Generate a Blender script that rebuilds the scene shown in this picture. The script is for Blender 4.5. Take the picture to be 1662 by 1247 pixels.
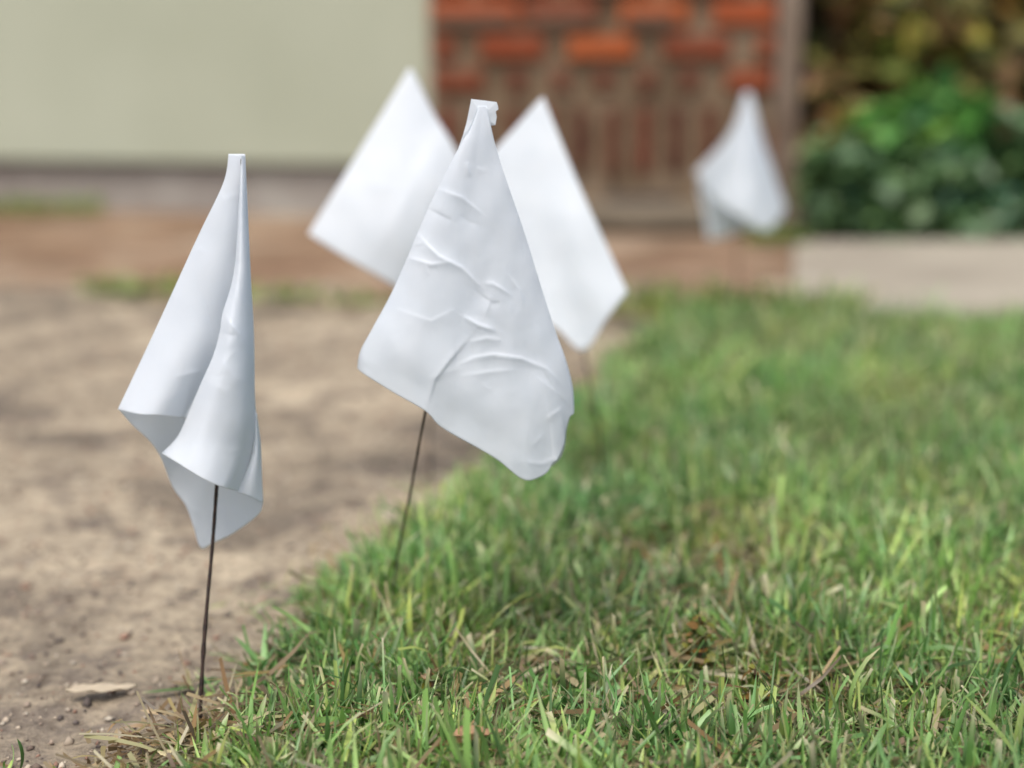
import bpy, bmesh, math, random
import numpy as np
from mathutils import Vector, noise
random.seed(7); rng = np.random.default_rng(7)
S = bpy.context.scene; C = S.collection
for o in list(bpy.data.objects): bpy.data.objects.remove(o)

# ------------------------------------------------------------------ camera, sky, sun, exposure
CAM_H = 0.262; FPX = 2400.0; PITCH = math.radians(11.34)
cd = bpy.data.cameras.new("camera"); cam = bpy.data.objects.new("camera", cd); C.objects.link(cam)
cam.location = (0, 0, CAM_H); cam.rotation_euler = (math.pi/2 - PITCH, 0, 0)
cd.sensor_width = 36; cd.lens = 36*FPX/1662; cd.clip_start = 0.02; cd.clip_end = 500
cd.dof.use_dof = True; cd.dof.focus_distance = 0.578; cd.dof.aperture_fstop = 3.9
S.camera = cam
SUN_EL, SUN_AZ = math.radians(62), math.radians(200)       # azimuth from north (+Y), clockwise
w = bpy.data.worlds.new("World"); S.world = w; w.use_nodes = True
wn = w.node_tree; bg = wn.nodes["Background"]
sky = wn.nodes.new("ShaderNodeTexSky"); sky.sky_type = 'NISHITA'; sky.sun_disc = False
sky.sun_elevation = SUN_EL; sky.sun_rotation = SUN_AZ; sky.dust_density = 4.0; sky.air_density = 1.0; sky.ozone_density = 1.0
wn.links.new(sky.outputs[0], bg.inputs[0]); bg.inputs[1].default_value = 0.095
sd = bpy.data.lights.new("sun", 'SUN'); sd.energy = 1.5; sd.angle = math.radians(28); sd.color = (1.0, 0.96, 0.90)
sun = bpy.data.objects.new("sun", sd); C.objects.link(sun)
sdir = Vector((math.sin(SUN_AZ)*math.cos(SUN_EL), math.cos(SUN_AZ)*math.cos(SUN_EL), math.sin(SUN_EL)))
sun.rotation_euler = sdir.to_track_quat('Z', 'Y').to_euler()
S.view_settings.view_transform = 'Standard'; S.view_settings.look = 'None'
S.view_settings.exposure = 1.0; S.view_settings.gamma = 1.0

# ------------------------------------------------------------------ helpers
def ray(px, py):
    a, b = (px-831)/FPX, (py-623.5)/FPX
    c, s = math.cos(PITCH), math.sin(PITCH)
    return Vector((a, c - b*s, -s - b*c))
def P(px, py, Y):
    d = ray(px, py); return Vector((0, 0, CAM_H)) + d*(Y/d.y)
def G(px, py, z=0.0):
    d = ray(px, py); return Vector((0, 0, CAM_H)) + d*((z-CAM_H)/d.z)

def tag(o, label=None, cat=None, group=None, kind=None):
    if label: o['label'] = label
    if cat: o['category'] = cat
    if group: o['group'] = group
    if kind: o['kind'] = kind
    return o
def empty(name, loc, label, cat, group=None):
    o = bpy.data.objects.new(name, None); C.objects.link(o); o.location = loc
    o.empty_display_size = 0.05
    return tag(o, label, cat, group)
def mesh_obj(name, verts, faces, mat, parent=None, smooth=False, cols=None):
    me = bpy.data.meshes.new(name)
    verts = np.asarray(verts, dtype=np.float32).reshape(-1, 3)
    if parent is not None: verts = verts - np.array(parent.location, dtype=np.float32)
    if isinstance(faces, np.ndarray):
        k = faces.shape[1]; n = len(faces)
        me.vertices.add(len(verts)); me.vertices.foreach_set('co', verts.ravel())
        me.loops.add(n*k); me.loops.foreach_set('vertex_index', faces.astype(np.int32).ravel())
        me.polygons.add(n); me.polygons.foreach_set('loop_start', np.arange(0, n*k, k, dtype=np.int32))
        me.update(calc_edges=True)
    else:
        me.from_pydata([tuple(map(float, v)) for v in verts], [], faces); me.update()
    if smooth: me.polygons.foreach_set('use_smooth', [True]*len(me.polygons))
    if cols is not None:
        at = me.color_attributes.new('col', 'FLOAT_COLOR', 'POINT')
        c4 = np.ones((len(verts), 4), dtype=np.float32); c4[:, :3] = cols
        at.data.foreach_set('color', c4.ravel())
    me.materials.append(mat)
    o = bpy.data.objects.new(name, me); C.objects.link(o)
    if parent is not None: o.parent = parent
    return o
def box_geo(V, F, x0, x1, y0, y1, z0, z1, jit=0.0):
    n = len(V)
    for z in (z0, z1):
        for (x, y) in ((x0, y0), (x1, y0), (x1, y1), (x0, y1)):
            V.append((x+random.uniform(-jit, jit), y+random.uniform(-jit, jit), z+random.uniform(-jit, jit)))
    F += [[n, n+3, n+2, n+1], [n+4, n+5, n+6, n+7]] + [[n+i, n+(i+1) % 4, n+4+(i+1) % 4, n+4+i] for i in range(4)]
def tube_geo(V, F, pts, rads, k=8):
    pts = [Vector(p) for p in pts]; n0 = len(V)
    for i, p in enumerate(pts):
        t = (pts[min(i+1, len(pts)-1)] - pts[max(i-1, 0)]).normalized()
        a = t.cross(Vector((0.3, 1, 0.1))).normalized(); b = t.cross(a)
        for j in range(k):
            an = 2*math.pi*j/k
            V.append(tuple(p + (a*math.cos(an) + b*math.sin(an))*rads[i]))
    for i in range(len(pts)-1):
        for j in range(k):
            F.append([n0+i*k+j, n0+i*k+(j+1) % k, n0+(i+1)*k+(j+1) % k, n0+(i+1)*k+j])
    F.append([n0+j for j in range(k)][::-1]); F.append([n0+(len(pts)-1)*k+j for j in range(k)])

# ------------------------------------------------------------------ materials
class NT:
    def __init__(s, name):
        s.m = bpy.data.materials.new(name); s.m.use_nodes = True
        s.t = s.m.node_tree; s.b = s.t.nodes['Principled BSDF']; s.out = s.t.nodes['Material Output']
    def n(s, typ, **kw):
        x = s.t.nodes.new(typ)
        for k, v in kw.items(): setattr(x, k, v)
        return x
    def l(s, a, b): s.t.links.new(a, b)
    def coord(s):
        return s.n('ShaderNodeTexCoord').outputs['Object']
    def noise(s, scale, detail=6, rough=0.6, vec=None, dist=0.0):
        x = s.n('ShaderNodeTexNoise'); x.inputs['Scale'].default_value = scale; x.inputs['Detail'].default_value = detail
        x.inputs['Roughness'].default_value = rough; x.inputs['Distortion'].default_value = dist
        s.l(vec if vec is not None else s.coord(), x.inputs['Vector']); return x.outputs['Fac']
    def ramp(s, fac, stops):
        r = s.n('ShaderNodeValToRGB'); e = r.color_ramp.elements
        while len(e) < len(stops): e.new(0.5)
        for i, (p, c) in enumerate(stops): e[i].position = p; e[i].color = (*c, 1)
        s.l(fac, r.inputs[0]); return r.outputs[0]
    def mix(s, fac, a, b, mode='MIX'):
        m = s.n('ShaderNodeMix', data_type='RGBA', blend_type=mode)
        for inp, v in ((m.inputs[0], fac), (m.inputs[6], a), (m.inputs[7], b)):
            if hasattr(v, 'links'): s.l(v, inp)
            elif isinstance(v, tuple): inp.default_value = (*v, 1)
            else: inp.default_value = v
        return m.outputs[2]
    def bump(s, h, strength=0.5, dist=0.01):
        b = s.n('ShaderNodeBump'); b.inputs['Strength'].default_value = strength; b.inputs['Distance'].default_value = dist
        s.l(h, b.inputs['Height']); s.l(b.outputs[0], s.b.inputs['Normal']); return b.outputs[0]
    def base(s, c):
        if isinstance(c, tuple): s.b.inputs['Base Color'].default_value = (*c, 1)
        else: s.l(c, s.b.inputs['Base Color'])
    def rough(s, r, spec=0.5):
        s.b.inputs['Roughness'].default_value = r; s.b.inputs['Specular IOR Level'].default_value = spec
    def translucent(s, col, fac):
        tr = s.n('ShaderNodeBsdfTranslucent'); mx = s.n('ShaderNodeMixShader'); mx.inputs[0].default_value = fac
        if isinstance(col, tuple): tr.inputs[0].default_value = (*col, 1)
        else: s.l(col, tr.inputs[0])
        s.l(s.b.outputs[0], mx.inputs[1]); s.l(tr.outputs[0], mx.inputs[2]); s.l(mx.outputs[0], s.out.inputs[0])

def leafmat(name, rough=0.5, tf=0.3, spec=0.4):
    m = NT(name); a = m.n('ShaderNodeAttribute', attribute_name='col')
    m.base(a.outputs['Color']); m.rough(rough, spec); m.translucent(a.outputs['Color'], tf); return m.m
M_grass = leafmat('grass_blades', 0.42, 0.36, 0.55)
M_leaf = leafmat('shrub_leaves', 0.4, 0.25, 0.4)
M_dry = leafmat('dry_leaf', 0.8, 0.15, 0.2)

m = NT('vinyl_film')
m.base(m.ramp(m.noise(60, 5), [(0.3, (0.785, 0.83, 0.88)), (0.7, (0.835, 0.87, 0.91))])); m.rough(0.48, 0.22)
m.bump(m.noise(260, 4, 0.55), 0.10, 0.0010); m.translucent((0.86, 0.89, 0.91), 0.52); M_vinyl = m.m
m = NT('speck'); m.base((0.35, 0.22, 0.14)); m.rough(0.9); M_speck = m.m
m = NT('rusty_wire')
m.base(m.ramp(m.noise(500, 4), [(0.4, (0.022, 0.015, 0.013)), (0.62, (0.06, 0.032, 0.022))])); m.rough(0.55)
m.b.inputs['Metallic'].default_value = 0.3; m.bump(m.noise(900, 3), 0.5, 0.0006); M_wire = m.m
m = NT('sand')
c = m.coord(); big = m.noise(7.5, 5, 0.55, c, 0.6); fine = m.noise(130, 6, 0.7, c); mid = m.noise(28, 5, 0.6, c, 0.4)
col = m.ramp(big, [(0.35, (0.18, 0.15, 0.115)), (0.48, (0.35, 0.29, 0.21)), (0.64, (0.50, 0.42, 0.305))])
col = m.mix(m.ramp(mid, [(0.36, (1, 1, 1)), (0.50, (0, 0, 0))]), col, (0.20, 0.165, 0.13))
col = m.mix(m.ramp(m.noise(17, 4, 0.6, c, 0.2), [(0.60, (0, 0, 0)), (0.72, (0.65, 0.65, 0.65))]), col, (0.47, 0.38, 0.27))
col = m.mix(m.ramp(m.noise(24, 4, 0.6, c, 0.2), [(0.66, (0, 0, 0)), (0.76, (0.6, 0.6, 0.6))]), col, (0.24, 0.125, 0.085))
col = m.mix(0.75, col, m.ramp(fine, [(0.32, (0.28, 0.26, 0.25)), (0.5, (0.5, 0.5, 0.5)), (0.72, (0.80, 0.79, 0.75))]), 'OVERLAY')
m.base(col); m.rough(0.95, 0.15)
h = m.n('ShaderNodeMath', operation='ADD'); m.l(fine, h.inputs[0]); m.l(m.noise(40, 4, 0.6, c), h.inputs[1])
m.bump(h.outputs[0], 0.9, 0.006); M_sand = m.m
m = NT('brown_dirt'); c = m.coord()
col = m.ramp(m.noise(6, 6, 0.65, c, 0.5), [(0.34, (0.15, 0.098, 0.062)), (0.52, (0.23, 0.15, 0.098)), (0.68, (0.33, 0.25, 0.17))])
col = m.mix(0.6, col, m.ramp(m.noise(60, 5, 0.7, c), [(0.3, (0.3, 0.3, 0.3)), (0.7, (0.72, 0.7, 0.68))]), 'OVERLAY')
col = m.mix(m.ramp(m.noise(3.2, 5, 0.6, c, 0.4), [(0.50, (0, 0, 0)), (0.62, (0.8, 0.8, 0.8))]), col, (0.36, 0.28, 0.20))
m.base(col); m.rough(0.95, 0.1); m.bump(m.noise(50, 5, 0.7, c), 0.9, 0.01); M_dirt = m.m
m = NT('lawn_soil'); c = m.coord()
m.base(m.ramp(m.noise(70, 5, 0.7, c), [(0.3, (0.03, 0.026, 0.014)), (0.6, (0.07, 0.06, 0.03)), (0.75, (0.2, 0.15, 0.09))]))
m.rough(0.95, 0.1); m.bump(m.noise(120, 5, 0.7, c), 1.0, 0.01); M_soil = m.m
m = NT('path_concrete'); c = m.coord()
col = m.ramp(m.noise(3, 6, 0.6, c, 0.3), [(0.36, (0.27, 0.24, 0.19)), (0.62, (0.37, 0.335, 0.265))])
col = m.mix(0.35, col, m.ramp(m.noise(150, 4, 0.7, c), [(0.3, (0.35, 0.35, 0.35)), (0.7, (0.65, 0.65, 0.65))]), 'OVERLAY')
m.base(col); m.rough(0.9, 0.2); m.bump(m.noise(200, 4, 0.6, c), 0.4, 0.003); M_path = m.m
m = NT('painted_stucco'); c = m.coord()
m.base(m.ramp(m.noise(2.2, 4, 0.5, c), [(0.3, (0.345, 0.365, 0.275)), (0.7, (0.405, 0.425, 0.33))]))
m.rough(0.75, 0.25); m.bump(m.noise(160, 4, 0.6, c), 0.35, 0.003); M_stucco = m.m
m = NT('foundation_concrete'); c = m.coord()
m.base(m.ramp(m.noise(5, 6, 0.65, c, 0.4), [(0.32, (0.20, 0.175, 0.155)), (0.55, (0.29, 0.265, 0.235)), (0.75, (0.38, 0.37, 0.33))]))
m.rough(0.9, 0.2); m.bump(m.noise(60, 5, 0.6, c), 0.5, 0.006); M_found = m.m
m = NT('mortar'); c = m.coord()
m.base(m.ramp(m.noise(9, 6, 0.65, c, 0.5), [(0.32, (0.10, 0.068, 0.042)), (0.5, (0.18, 0.127, 0.08)), (0.7, (0.26, 0.195, 0.135))]))
m.rough(0.95, 0.1); m.bump(m.noise(80, 5, 0.6, c), 0.7, 0.006); M_mortar = m.m
m = NT('brick_clay'); c = m.coord(); a = m.n('ShaderNodeAttribute', attribute_name='col')
col = m.mix(m.ramp(m.noise(26, 5, 0.65, c, 0.4), [(0.50, (0, 0, 0)), (0.70, (0.75, 0.75, 0.75))]), a.outputs['Color'], (0.16, 0.085, 0.05))
m.base(col); m.rough(0.85, 0.2); m.bump(m.noise(120, 4, 0.6, c), 0.5, 0.004); M_brick = m.m
m = NT('edge_render'); c = m.coord()
m.base(m.ramp(m.noise(7, 5, 0.6, c, 0.3), [(0.35, (0.14, 0.10, 0.072)), (0.65, (0.25, 0.195, 0.15))]))
m.rough(0.9, 0.2); m.bump(m.noise(60, 5, 0.6, c), 0.6, 0.006); M_edge = m.m
m = NT('bark'); m.base(m.ramp(m.noise(40, 5), [(0.3, (0.05, 0.032, 0.02)), (0.7, (0.14, 0.09, 0.055))])); m.rough(0.9, 0.1); M_bark = m.m
m = NT('fence_boards'); c = m.coord()
m.base(m.ramp(m.noise(6, 5, 0.6, c), [(0.3, (0.06, 0.038, 0.025)), (0.7, (0.12, 0.078, 0.05))])); m.rough(0.9, 0.1); M_fence = m.m

# ------------------------------------------------------------------ the setting: ground, dirt, lawn soil, path
def sheet(name, poly, z, mat, kind='structure'):
    return tag(mesh_obj(name, [(x, y, z) for x, y in poly], [list(range(len(poly)))], mat), kind=kind)
def undulating(name, x0, x1, y0, y1, nx, ny, zf, mat):
    xs = np.linspace(x0, x1, nx); ys = np.linspace(y0, y1, ny); V = []
    for y in ys:
        for x in xs: V.append((x, y, zf(x, y)))
    i, j = np.meshgrid(np.arange(nx-1), np.arange(ny-1)); b = (j*nx+i).ravel()
    return mesh_obj(name, V, np.stack([b, b+1, b+nx+1, b+nx], 1), mat, smooth=True)
tag(mesh_obj('ground', [(-60, -60, -0.012), (60, -60, -0.012), (60, 60, -0.012), (-60, 60, -0.012)], [[0, 1, 2, 3]], M_sand), kind='structure')
def zsand(x, y):
    e = min(1, max(0, (x+2.0)/.3))*min(1, max(0, (2.42-y)/.1))
    return -0.004 + e*(0.006*noise.noise(Vector((x*9, y*9, 3))) - 0.011*min(1, max(0, (y-2.0)/.35)) + 0.003*noise.noise(Vector((x*30, y*30, 1))) + 0.0012*noise.noise(Vector((x*110, y*110, 5))))
s = undulating('sandy_ground', -2.0, 0.9, 0.1, 2.45, 420, 340, zsand, M_sand); tag(s, kind='structure')

# lawn outline: X of the left edge as a function of Y, traced on the ground
_edge = [G(*p) for p in ((165, 1330), (215, 1262), (318, 1203), (415, 1140), (462, 1055), (520, 990), (620, 910), (735, 830), (850, 745), (930, 660), (985, 600), (1060, 550))]
EY = np.array([p.y for p in _edge]); EX = np.array([p.x for p in _edge])
o_ = np.argsort(EY); EY, EX = EY[o_], EX[o_]
LAWN_FAR = 1.60
def edge_x(y): return np.interp(y, EY, EX)
ys = np.linspace(0.1, LAWN_FAR, 60)
poly = [(float(edge_x(y)) + 0.012 + 0.008*noise.noise(Vector((y*25, 0, 0))), float(y)) for y in ys] + [(2.4, LAWN_FAR), (2.4, 0.1)]
nL = len(ys); V = [(x, y, 0.002) for x, y in poly[:nL]] + [(2.4, y, 0.002) for x, y in poly[:nL]]
F = [[i, nL+i, nL+i+1, i+1] for i in range(nL-1)]
tag(mesh_obj('lawn_soil', V, F, M_soil), kind='structure')
# brown dirt bed along the house
d0 = [(-2.6, 2.02), (-1.1, 2.00), (-0.6, 1.92), (-0.2, 1.84), (0.1, 1.74), (0.28, 1.64), (0.40, 1.66), (0.50, 2.36), (4.0, 2.38), (4.0, 6.0), (-2.6, 6.0)]
d1 = []
for (a, b), (c_, d_) in zip(d0, d0[1:]+d0[:1]):
    k_ = max(1, int(math.hypot(c_-a, d_-b)/0.02))
    for i in range(k_):
        t = i/k_; x, y = a+(c_-a)*t, b+(d_-b)*t; q = min(1, t*6, (1-t)*6) if y > 3 else 1
        d1.append((x, y + q*(0.16*noise.noise(Vector((x*3, y*3, 2))) + 0.07*noise.noise(Vector((x*17, y*17, 6))))))
tag(mesh_obj('dirt_bed', [(x, y, -0.0035) for x, y in d1], [list(range(len(d1)))], M_dirt), kind='structure')
# concrete path
V = []; F = []
pth = [(0.305, 1.60), (2.6, 1.60), (2.6, 2.50), (0.47, 2.47)]
top = [(x, y, 0.012) for x, y in pth]; bot = [(x, y, -0.02) for x, y in pth]
V = top+bot; F = [[0, 1, 2, 3], [7, 6, 5, 4]] + [[(i+1) % 4, i, 4+i, 4+(i+1) % 4] for i in range(4)]
po = mesh_obj('path', V, F, M_path); tag(po, kind='structure')
bm_ = po.modifiers.new('b', 'BEVEL'); bm_.width = 0.008; bm_.segments = 3

# ------------------------------------------------------------------ house: stucco wall, foundation, brick pier
house = empty('house', (0.0, 3.1, 0), 'house front with pale green stucco wall on grey foundation and red brick pier', 'house')
XL = P(697, 200, 2.99).x; XR = P(1300, 200, 2.98).x
def slab(name, x0, y0, x1, y1, z0, z1, t, mat, bev=0.004):
    dx, dy = x1-x0, y1-y0; L = math.hypot(dx, dy); nx_, ny_ = -dy/L*t, dx/L*t
    base = [(x0, y0), (x1, y1), (x1+nx_, y1+ny_), (x0+nx_, y0+ny_)]
    V = [(x, y, z0) for x, y in base] + [(x, y, z1) for x, y in base]
    F = [[3, 2, 1, 0], [4, 5, 6, 7]] + [[i, (i+1) % 4, 4+(i+1) % 4, 4+i] for i in range(4)]
    o = mesh_obj(name, V, F, mat, house); b = o.modifiers.new('b', 'BEVEL'); b.width = bev; b.segments = 2
    return o
slab('wall', -3.4, 3.92, XL+0.01, 3.03, 0.105, 2.7, 0.15, M_stucco)
slab('foundation', -3.4, 3.945, XL+0.01, 3.055, -0.05, 0.102, 0.12, M_found, 0.008)
slab('pier_core', XL, 3.0, XR-0.055, 3.0, 0.0, 2.7, 0.4, M_mortar, 0.003)
slab('corner_render', XR-0.052, 2.985, XR, 2.985, 0.0, 2.7, 0.415, M_edge, 0.012)
m = NT('footing_concrete'); c = m.coord()
m.base(m.ramp(m.noise(8, 6, 0.65, c, 0.5), [(0.34, (0.085, 0.07, 0.05)), (0.66, (0.20, 0.165, 0.12))])); m.rough(0.95, 0.1); m.bump(m.noise(50, 5, 0.6, c), 0.8, 0.008)
slab('footing', XL+0.02, 2.70, XR-0.02, 2.70, 0.0, 0.038, 0.297, m.m, 0.016)
# bricks
V = []; F = []; cols = []
def brick(x0, x1, z0, z1, y, col):
    n = len(V); q = 0.004
    # front face inset for a worn, rounded arris
    ring = [(x0, z0), (x1, z0), (x1, z1), (x0, z1)]
    ins = [(x0+q, z0+q), (x1-q, z0+q), (x1-q, z1-q), (x0+q, z1-q)]
    j = lambda: random.uniform(-.0015, .0015)
    for (x, z) in ring: V.append((x, 3.02, z))
    for (x, z) in ring: V.append((x+j(), y+0.004, z+j()))
    for (x, z) in ins: V.append((x+j(), y+j(), z+j()))
    for i in range(4):
        k = (i+1) % 4
        F.append([n+i, n+k, n+4+k, n+4+i]); F.append([n+4+i, n+4+k, n+8+k, n+8+i])
    F.append([n+8, n+9, n+10, n+11])
    cols.extend([col]*12)
def px2x(px): return P(px, 150, 2.985).x
def py2z(py): return P(1000, py, 2.985).z
RED = [(0.31, 0.070, 0.024), (0.24, 0.055, 0.022), (0.19, 0.048, 0.022), (0.36, 0.09, 0.028), (0.145, 0.045, 0.025)]
DK = [(0.13, 0.035, 0.02), (0.075, 0.025, 0.016), (0.10, 0.035, 0.02)]
course = py2z(18)-py2z(73)
XRb = XR-0.056
def course_row(zc, offs, h, pal, length=0.198, gap=None):
    x = XL-0.2+offs
    while x < XRb:
        a, b = max(x, XL+0.004), min(x+length-0.012-random.uniform(0, 0.05), XRb)
        if b-a > 0.02: brick(a, b, zc-h/2, zc+h/2, 2.988-random.uniform(0, .008), random.choice(pal))
        if b-a > 0.05 and random.random() < 0.7: brick(a+random.uniform(-.01, .02), b-random.uniform(0, .03), zc-h/2-0.004, zc-h*0.02, 2.979, random.choice([(0.15, 0.065, 0.04), (0.20, 0.06, 0.035), (0.13, 0.075, 0.05)]))
        x += length-0.010
zc0 = py2z(20)
for r in range(0, 34):
    course_row(zc0 + r*course, 0.02 if r % 2 == 0 else 0.115, 0.048, RED, 0.195)
zc = py2z(77)
for a, b, k in ((704, 738, 2), (778, 882, 1), (921, 1028, 3), (1077, 1184, 2), (1228, 1268, 1)):
    brick(px2x(a), min(px2x(b), XRb), zc-0.021, zc+0.021, 2.984, RED[k])
zc = py2z(130)
for a, b, k in ((703, 782, 0), (826, 852, 2), (896, 924, 2), (968, 992, 1), (1036, 1062, 2), (1106, 1134, 2)):
    brick(px2x(a), px2x(b), zc-0.019, zc+0.019, 2.986, (RED[2] if k == 0 else DK[0]))
brick(px2x(1180), XRb, zc-0.02, zc+0.02, 2.986, RED[1])
x = px2x(712); k = 0
while x < XRb-0.03:
    brick(x, x+0.030, py2z(282)+random.uniform(-.008, .008), py2z(176), 2.988-random.uniform(0, .006), DK[k % 3]); x += 0.0655+random.uniform(-.003, .003); k += 1
brick(px2x(1250), XRb, py2z(262), py2z(210), 2.984, (0.30, 0.13, 0.07))
bo = mesh_obj('bricks', V, F, M_brick, house, cols=cols)
# weep vent slot near the base: solid box, shade of the opening painted near-black
V = []; F = []; box_geo(V, F, px2x(985), px2x(1102), 2.984, 3.02, py2z(342), py2z(318))
m = NT('vent_slot_shade'); m.base((0.035, 0.032, 0.035)); m.rough(0.7); mesh_obj('vent', V, F, m.m, house)

# ------------------------------------------------------------------ foliage
def leaves(centers, normals_up, size, aspect, pal, colvar=0.25, fold=0.25):
    """ovate leaves, 8 verts each, all in one mesh"""
    n = len(centers); centers = np.asarray(centers)
    az = rng.uniform(0, 2*math.pi, n); el = rng.normal(-0.1, 0.55, n); roll = rng.uniform(-0.9, 0.9, n)
    d = np.stack([np.cos(az)*np.cos(el), np.sin(az)*np.cos(el), np.sin(el)], 1)
    up = np.tile([0, 0, 1.0], (n, 1)); sd_ = np.cross(d, up); sd_ /= np.linalg.norm(sd_, axis=1)[:, None]+1e-9
    nm = np.cross(sd_, d); s2 = sd_*np.cos(roll)[:, None] + nm*np.sin(roll)[:, None]; n2 = np.cross(s2, d)
    L = (size*rng.uniform(0.6, 1.35, n))[:, None]; W = L*aspect
    prof = [(0, 0), (0.3, 0.42), (0.62, 0.40), (1.0, 0.0)]
    vs = [centers]
    for t, wd in prof[1:3]:
        droop = -0.18*t*t
        mid = centers + d*L*t + n2*L*droop
        vs += [mid - s2*W*wd + n2*W*wd*fold, mid, mid + s2*W*wd + n2*W*wd*fold]
    vs.append(centers + d*L + n2*L*(-0.18))
    Vv = np.stack(vs, 1).reshape(-1, 3)
    fq = np.array([[0, 1, 2, 2], [0, 2, 3, 3], [1, 4, 5, 2], [2, 5, 6, 3], [4, 7, 5, 5], [5, 7, 6, 6]])
    base = (np.arange(n)*8)[:, None]
    tri = np.array([[0, 2, 1], [0, 3, 2], [1, 2, 4], [2, 5, 4], [2, 3, 5], [3, 6, 5], [4, 5, 7], [5, 6, 7]])
    Ff = (base[:, :, None] + tri[None]).reshape(-1, 3)
    pal = np.array(pal); ci = pal[rng.integers(0, len(pal), n)]*rng.uniform(1-colvar, 1+colvar, (n, 1))
    return Vv, Ff, np.repeat(ci, 8, axis=0)
def shrub(name, label, cat, base, rad, hgt, n, size, aspect, pal, clumps=14, nst=6, group=None, lowz=0.05):
    root = empty(name, base, label, cat, group)
    bx, by, bz = base
    cs = []
    for k in range(clumps):
        a = random.uniform(0, 2*math.pi); r = rad*math.sqrt(random.random())
        cs.append((bx+r*math.cos(a), by+r*0.7*math.sin(a), bz+random.uniform(lowz, hgt), random.uniform(0.22, 0.5)*max(rad, 0.1)))
    pts = []
    for i in range(n):
        c = cs[i % clumps]; v = rng.normal(0, 0.5, 3); v /= max(1, np.linalg.norm(v)/1.0)
        p = np.array(c[:3]) + v*c[3]; p[2] = max(p[2], bz+0.012); pts.append(p)
    pts = np.array(pts)
    pts[:, 1] = np.maximum(pts[:, 1], 2.52); pts[:, 0] = np.maximum(pts[:, 0], XR*pts[:, 1]/2.98+0.035+0.03*rng.random(len(pts)))
    Vv, Ff, cc = leaves(pts, None, size, aspect, pal)
    Vv[:, 2] = np.maximum(Vv[:, 2], 0.008)
    mesh_obj('foliage', Vv, Ff, M_leaf, root, cols=cc)
    V = []; F = []
    for k in range(min(nst, clumps)):
        c = Vector(cs[k][:3]); b = Vector((bx+random.uniform(-.03, .03), by+random.uniform(-.02, .02), bz))
        mid = (b+c)/2 + Vector((random.uniform(-.04, .04), random.uniform(-.03, .03), 0.02))
        tube_geo(V, F, [b, mid, c], [0.007, 0.005, 0.002], 6)
    mesh_obj('stem', V, F, M_bark, root, smooth=True)
    return root
DG = [(0.09, 0.17, 0.06), (0.12, 0.21, 0.075), (0.07, 0.14, 0.05), (0.13, 0.22, 0.11)]
BG = [(0.11, 0.30, 0.06), (0.18, 0.34, 0.06), (0.10, 0.26, 0.07), (0.07, 0.20, 0.06)]
YB = [(0.32, 0.29, 0.06), (0.20, 0.17, 0.06), (0.28, 0.17, 0.07), (0.12, 0.11, 0.04), (0.20, 0.25, 0.06)]
OR = [(0.45, 0.26, 0.07), (0.38, 0.32, 0.07), (0.28, 0.28, 0.06), (0.18, 0.12, 0.05)]
BR = [(0.22, 0.13, 0.06), (0.15, 0.14, 0.05), (0.28, 0.15, 0.07), (0.10, 0.07, 0.04), (0.22, 0.21, 0.06)]
# dark boundary fence far behind the shrubs
fence = empty('wooden_fence', (1.8, 3.9, 0), 'dark brown board fence standing behind the shrubs', 'fence')
x = XR+0.02
k = 0
V = []; F = []
while x < 5.0:
    box_geo(V, F, x, x+0.138, 3.9+random.uniform(-.002, .002), 3.92, 0.0, 1.8+random.uniform(-.01, .01)); x += 0.142
mesh_obj('boards', V, F, M_fence, fence)
V = []; F = []; box_geo(V, F, XR+0.02, 5.0, 3.925, 3.965, 0.35, 0.44); box_geo(V, F, XR+0.02, 5.0, 3.925, 3.965, 1.35, 1.44); mesh_obj('rail', V, F, M_fence, fence)
def at(px, Y, z=0.0): return (P(px, 300, Y).x, Y, z)
shrub('leafy_shrub', 'tall dark brown and green thicket filling the back behind the other shrubs', 'shrub', at(1560, 3.45), 0.75, 1.5, 15000, 0.065, 0.6, BR+DG[:1], 46, 10)
shrub('leafy_shrub', 'tall shrub with yellow and olive leaves at the back right of the brick pier', 'shrub', at(1440, 3.10), 0.22, 0.75, 2200, 0.075, 0.6, YB, 12, 6, lowz=0.18)
shrub('leafy_shrub', 'shrub with orange and yellow leaves at the far right edge of the photo', 'shrub', at(1655, 3.10), 0.19, 0.7, 1500, 0.085, 0.6, OR, 10, 6, lowz=0.2)
shrub('leafy_shrub', 'shrub with bright green broad leaves in the middle of the planting', 'shrub', at(1500, 2.70), 0.085, 0.225, 380, 0.06, 0.75, BG, 9, 5, lowz=0.175)
shrub('ground_shrub', 'low dark green shrub beside the foot of the brick pier', 'shrub', at(1370, 2.64), 0.15, 0.13, 1500, 0.042, 0.65, DG, 14, 5, 'low shrubs along the back of the path', lowz=0.02)
shrub('ground_shrub', 'low bluish green shrub behind the middle of the path', 'shrub', at(1500, 2.62), 0.15, 0.14, 1500, 0.045, 0.65, DG+[(0.05, 0.13, 0.085)], 14, 5, 'low shrubs along the back of the path', lowz=0.02)
shrub('ground_shrub', 'low green shrub behind the path at the right edge', 'shrub', at(1640, 2.66), 0.17, 0.17, 1600, 0.045, 0.65, DG+[(0.07, 0.16, 0.06)], 14, 5, 'low shrubs along the back of the path', lowz=0.02)
shrub('leafy_shrub', 'small olive and amber leafed shrub close beside the brick pier', 'shrub', at(1425, 2.86), 0.06, 0.21, 110, 0.07, 0.5, YB+OR[:2], 6, 4, lowz=0.11)

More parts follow.
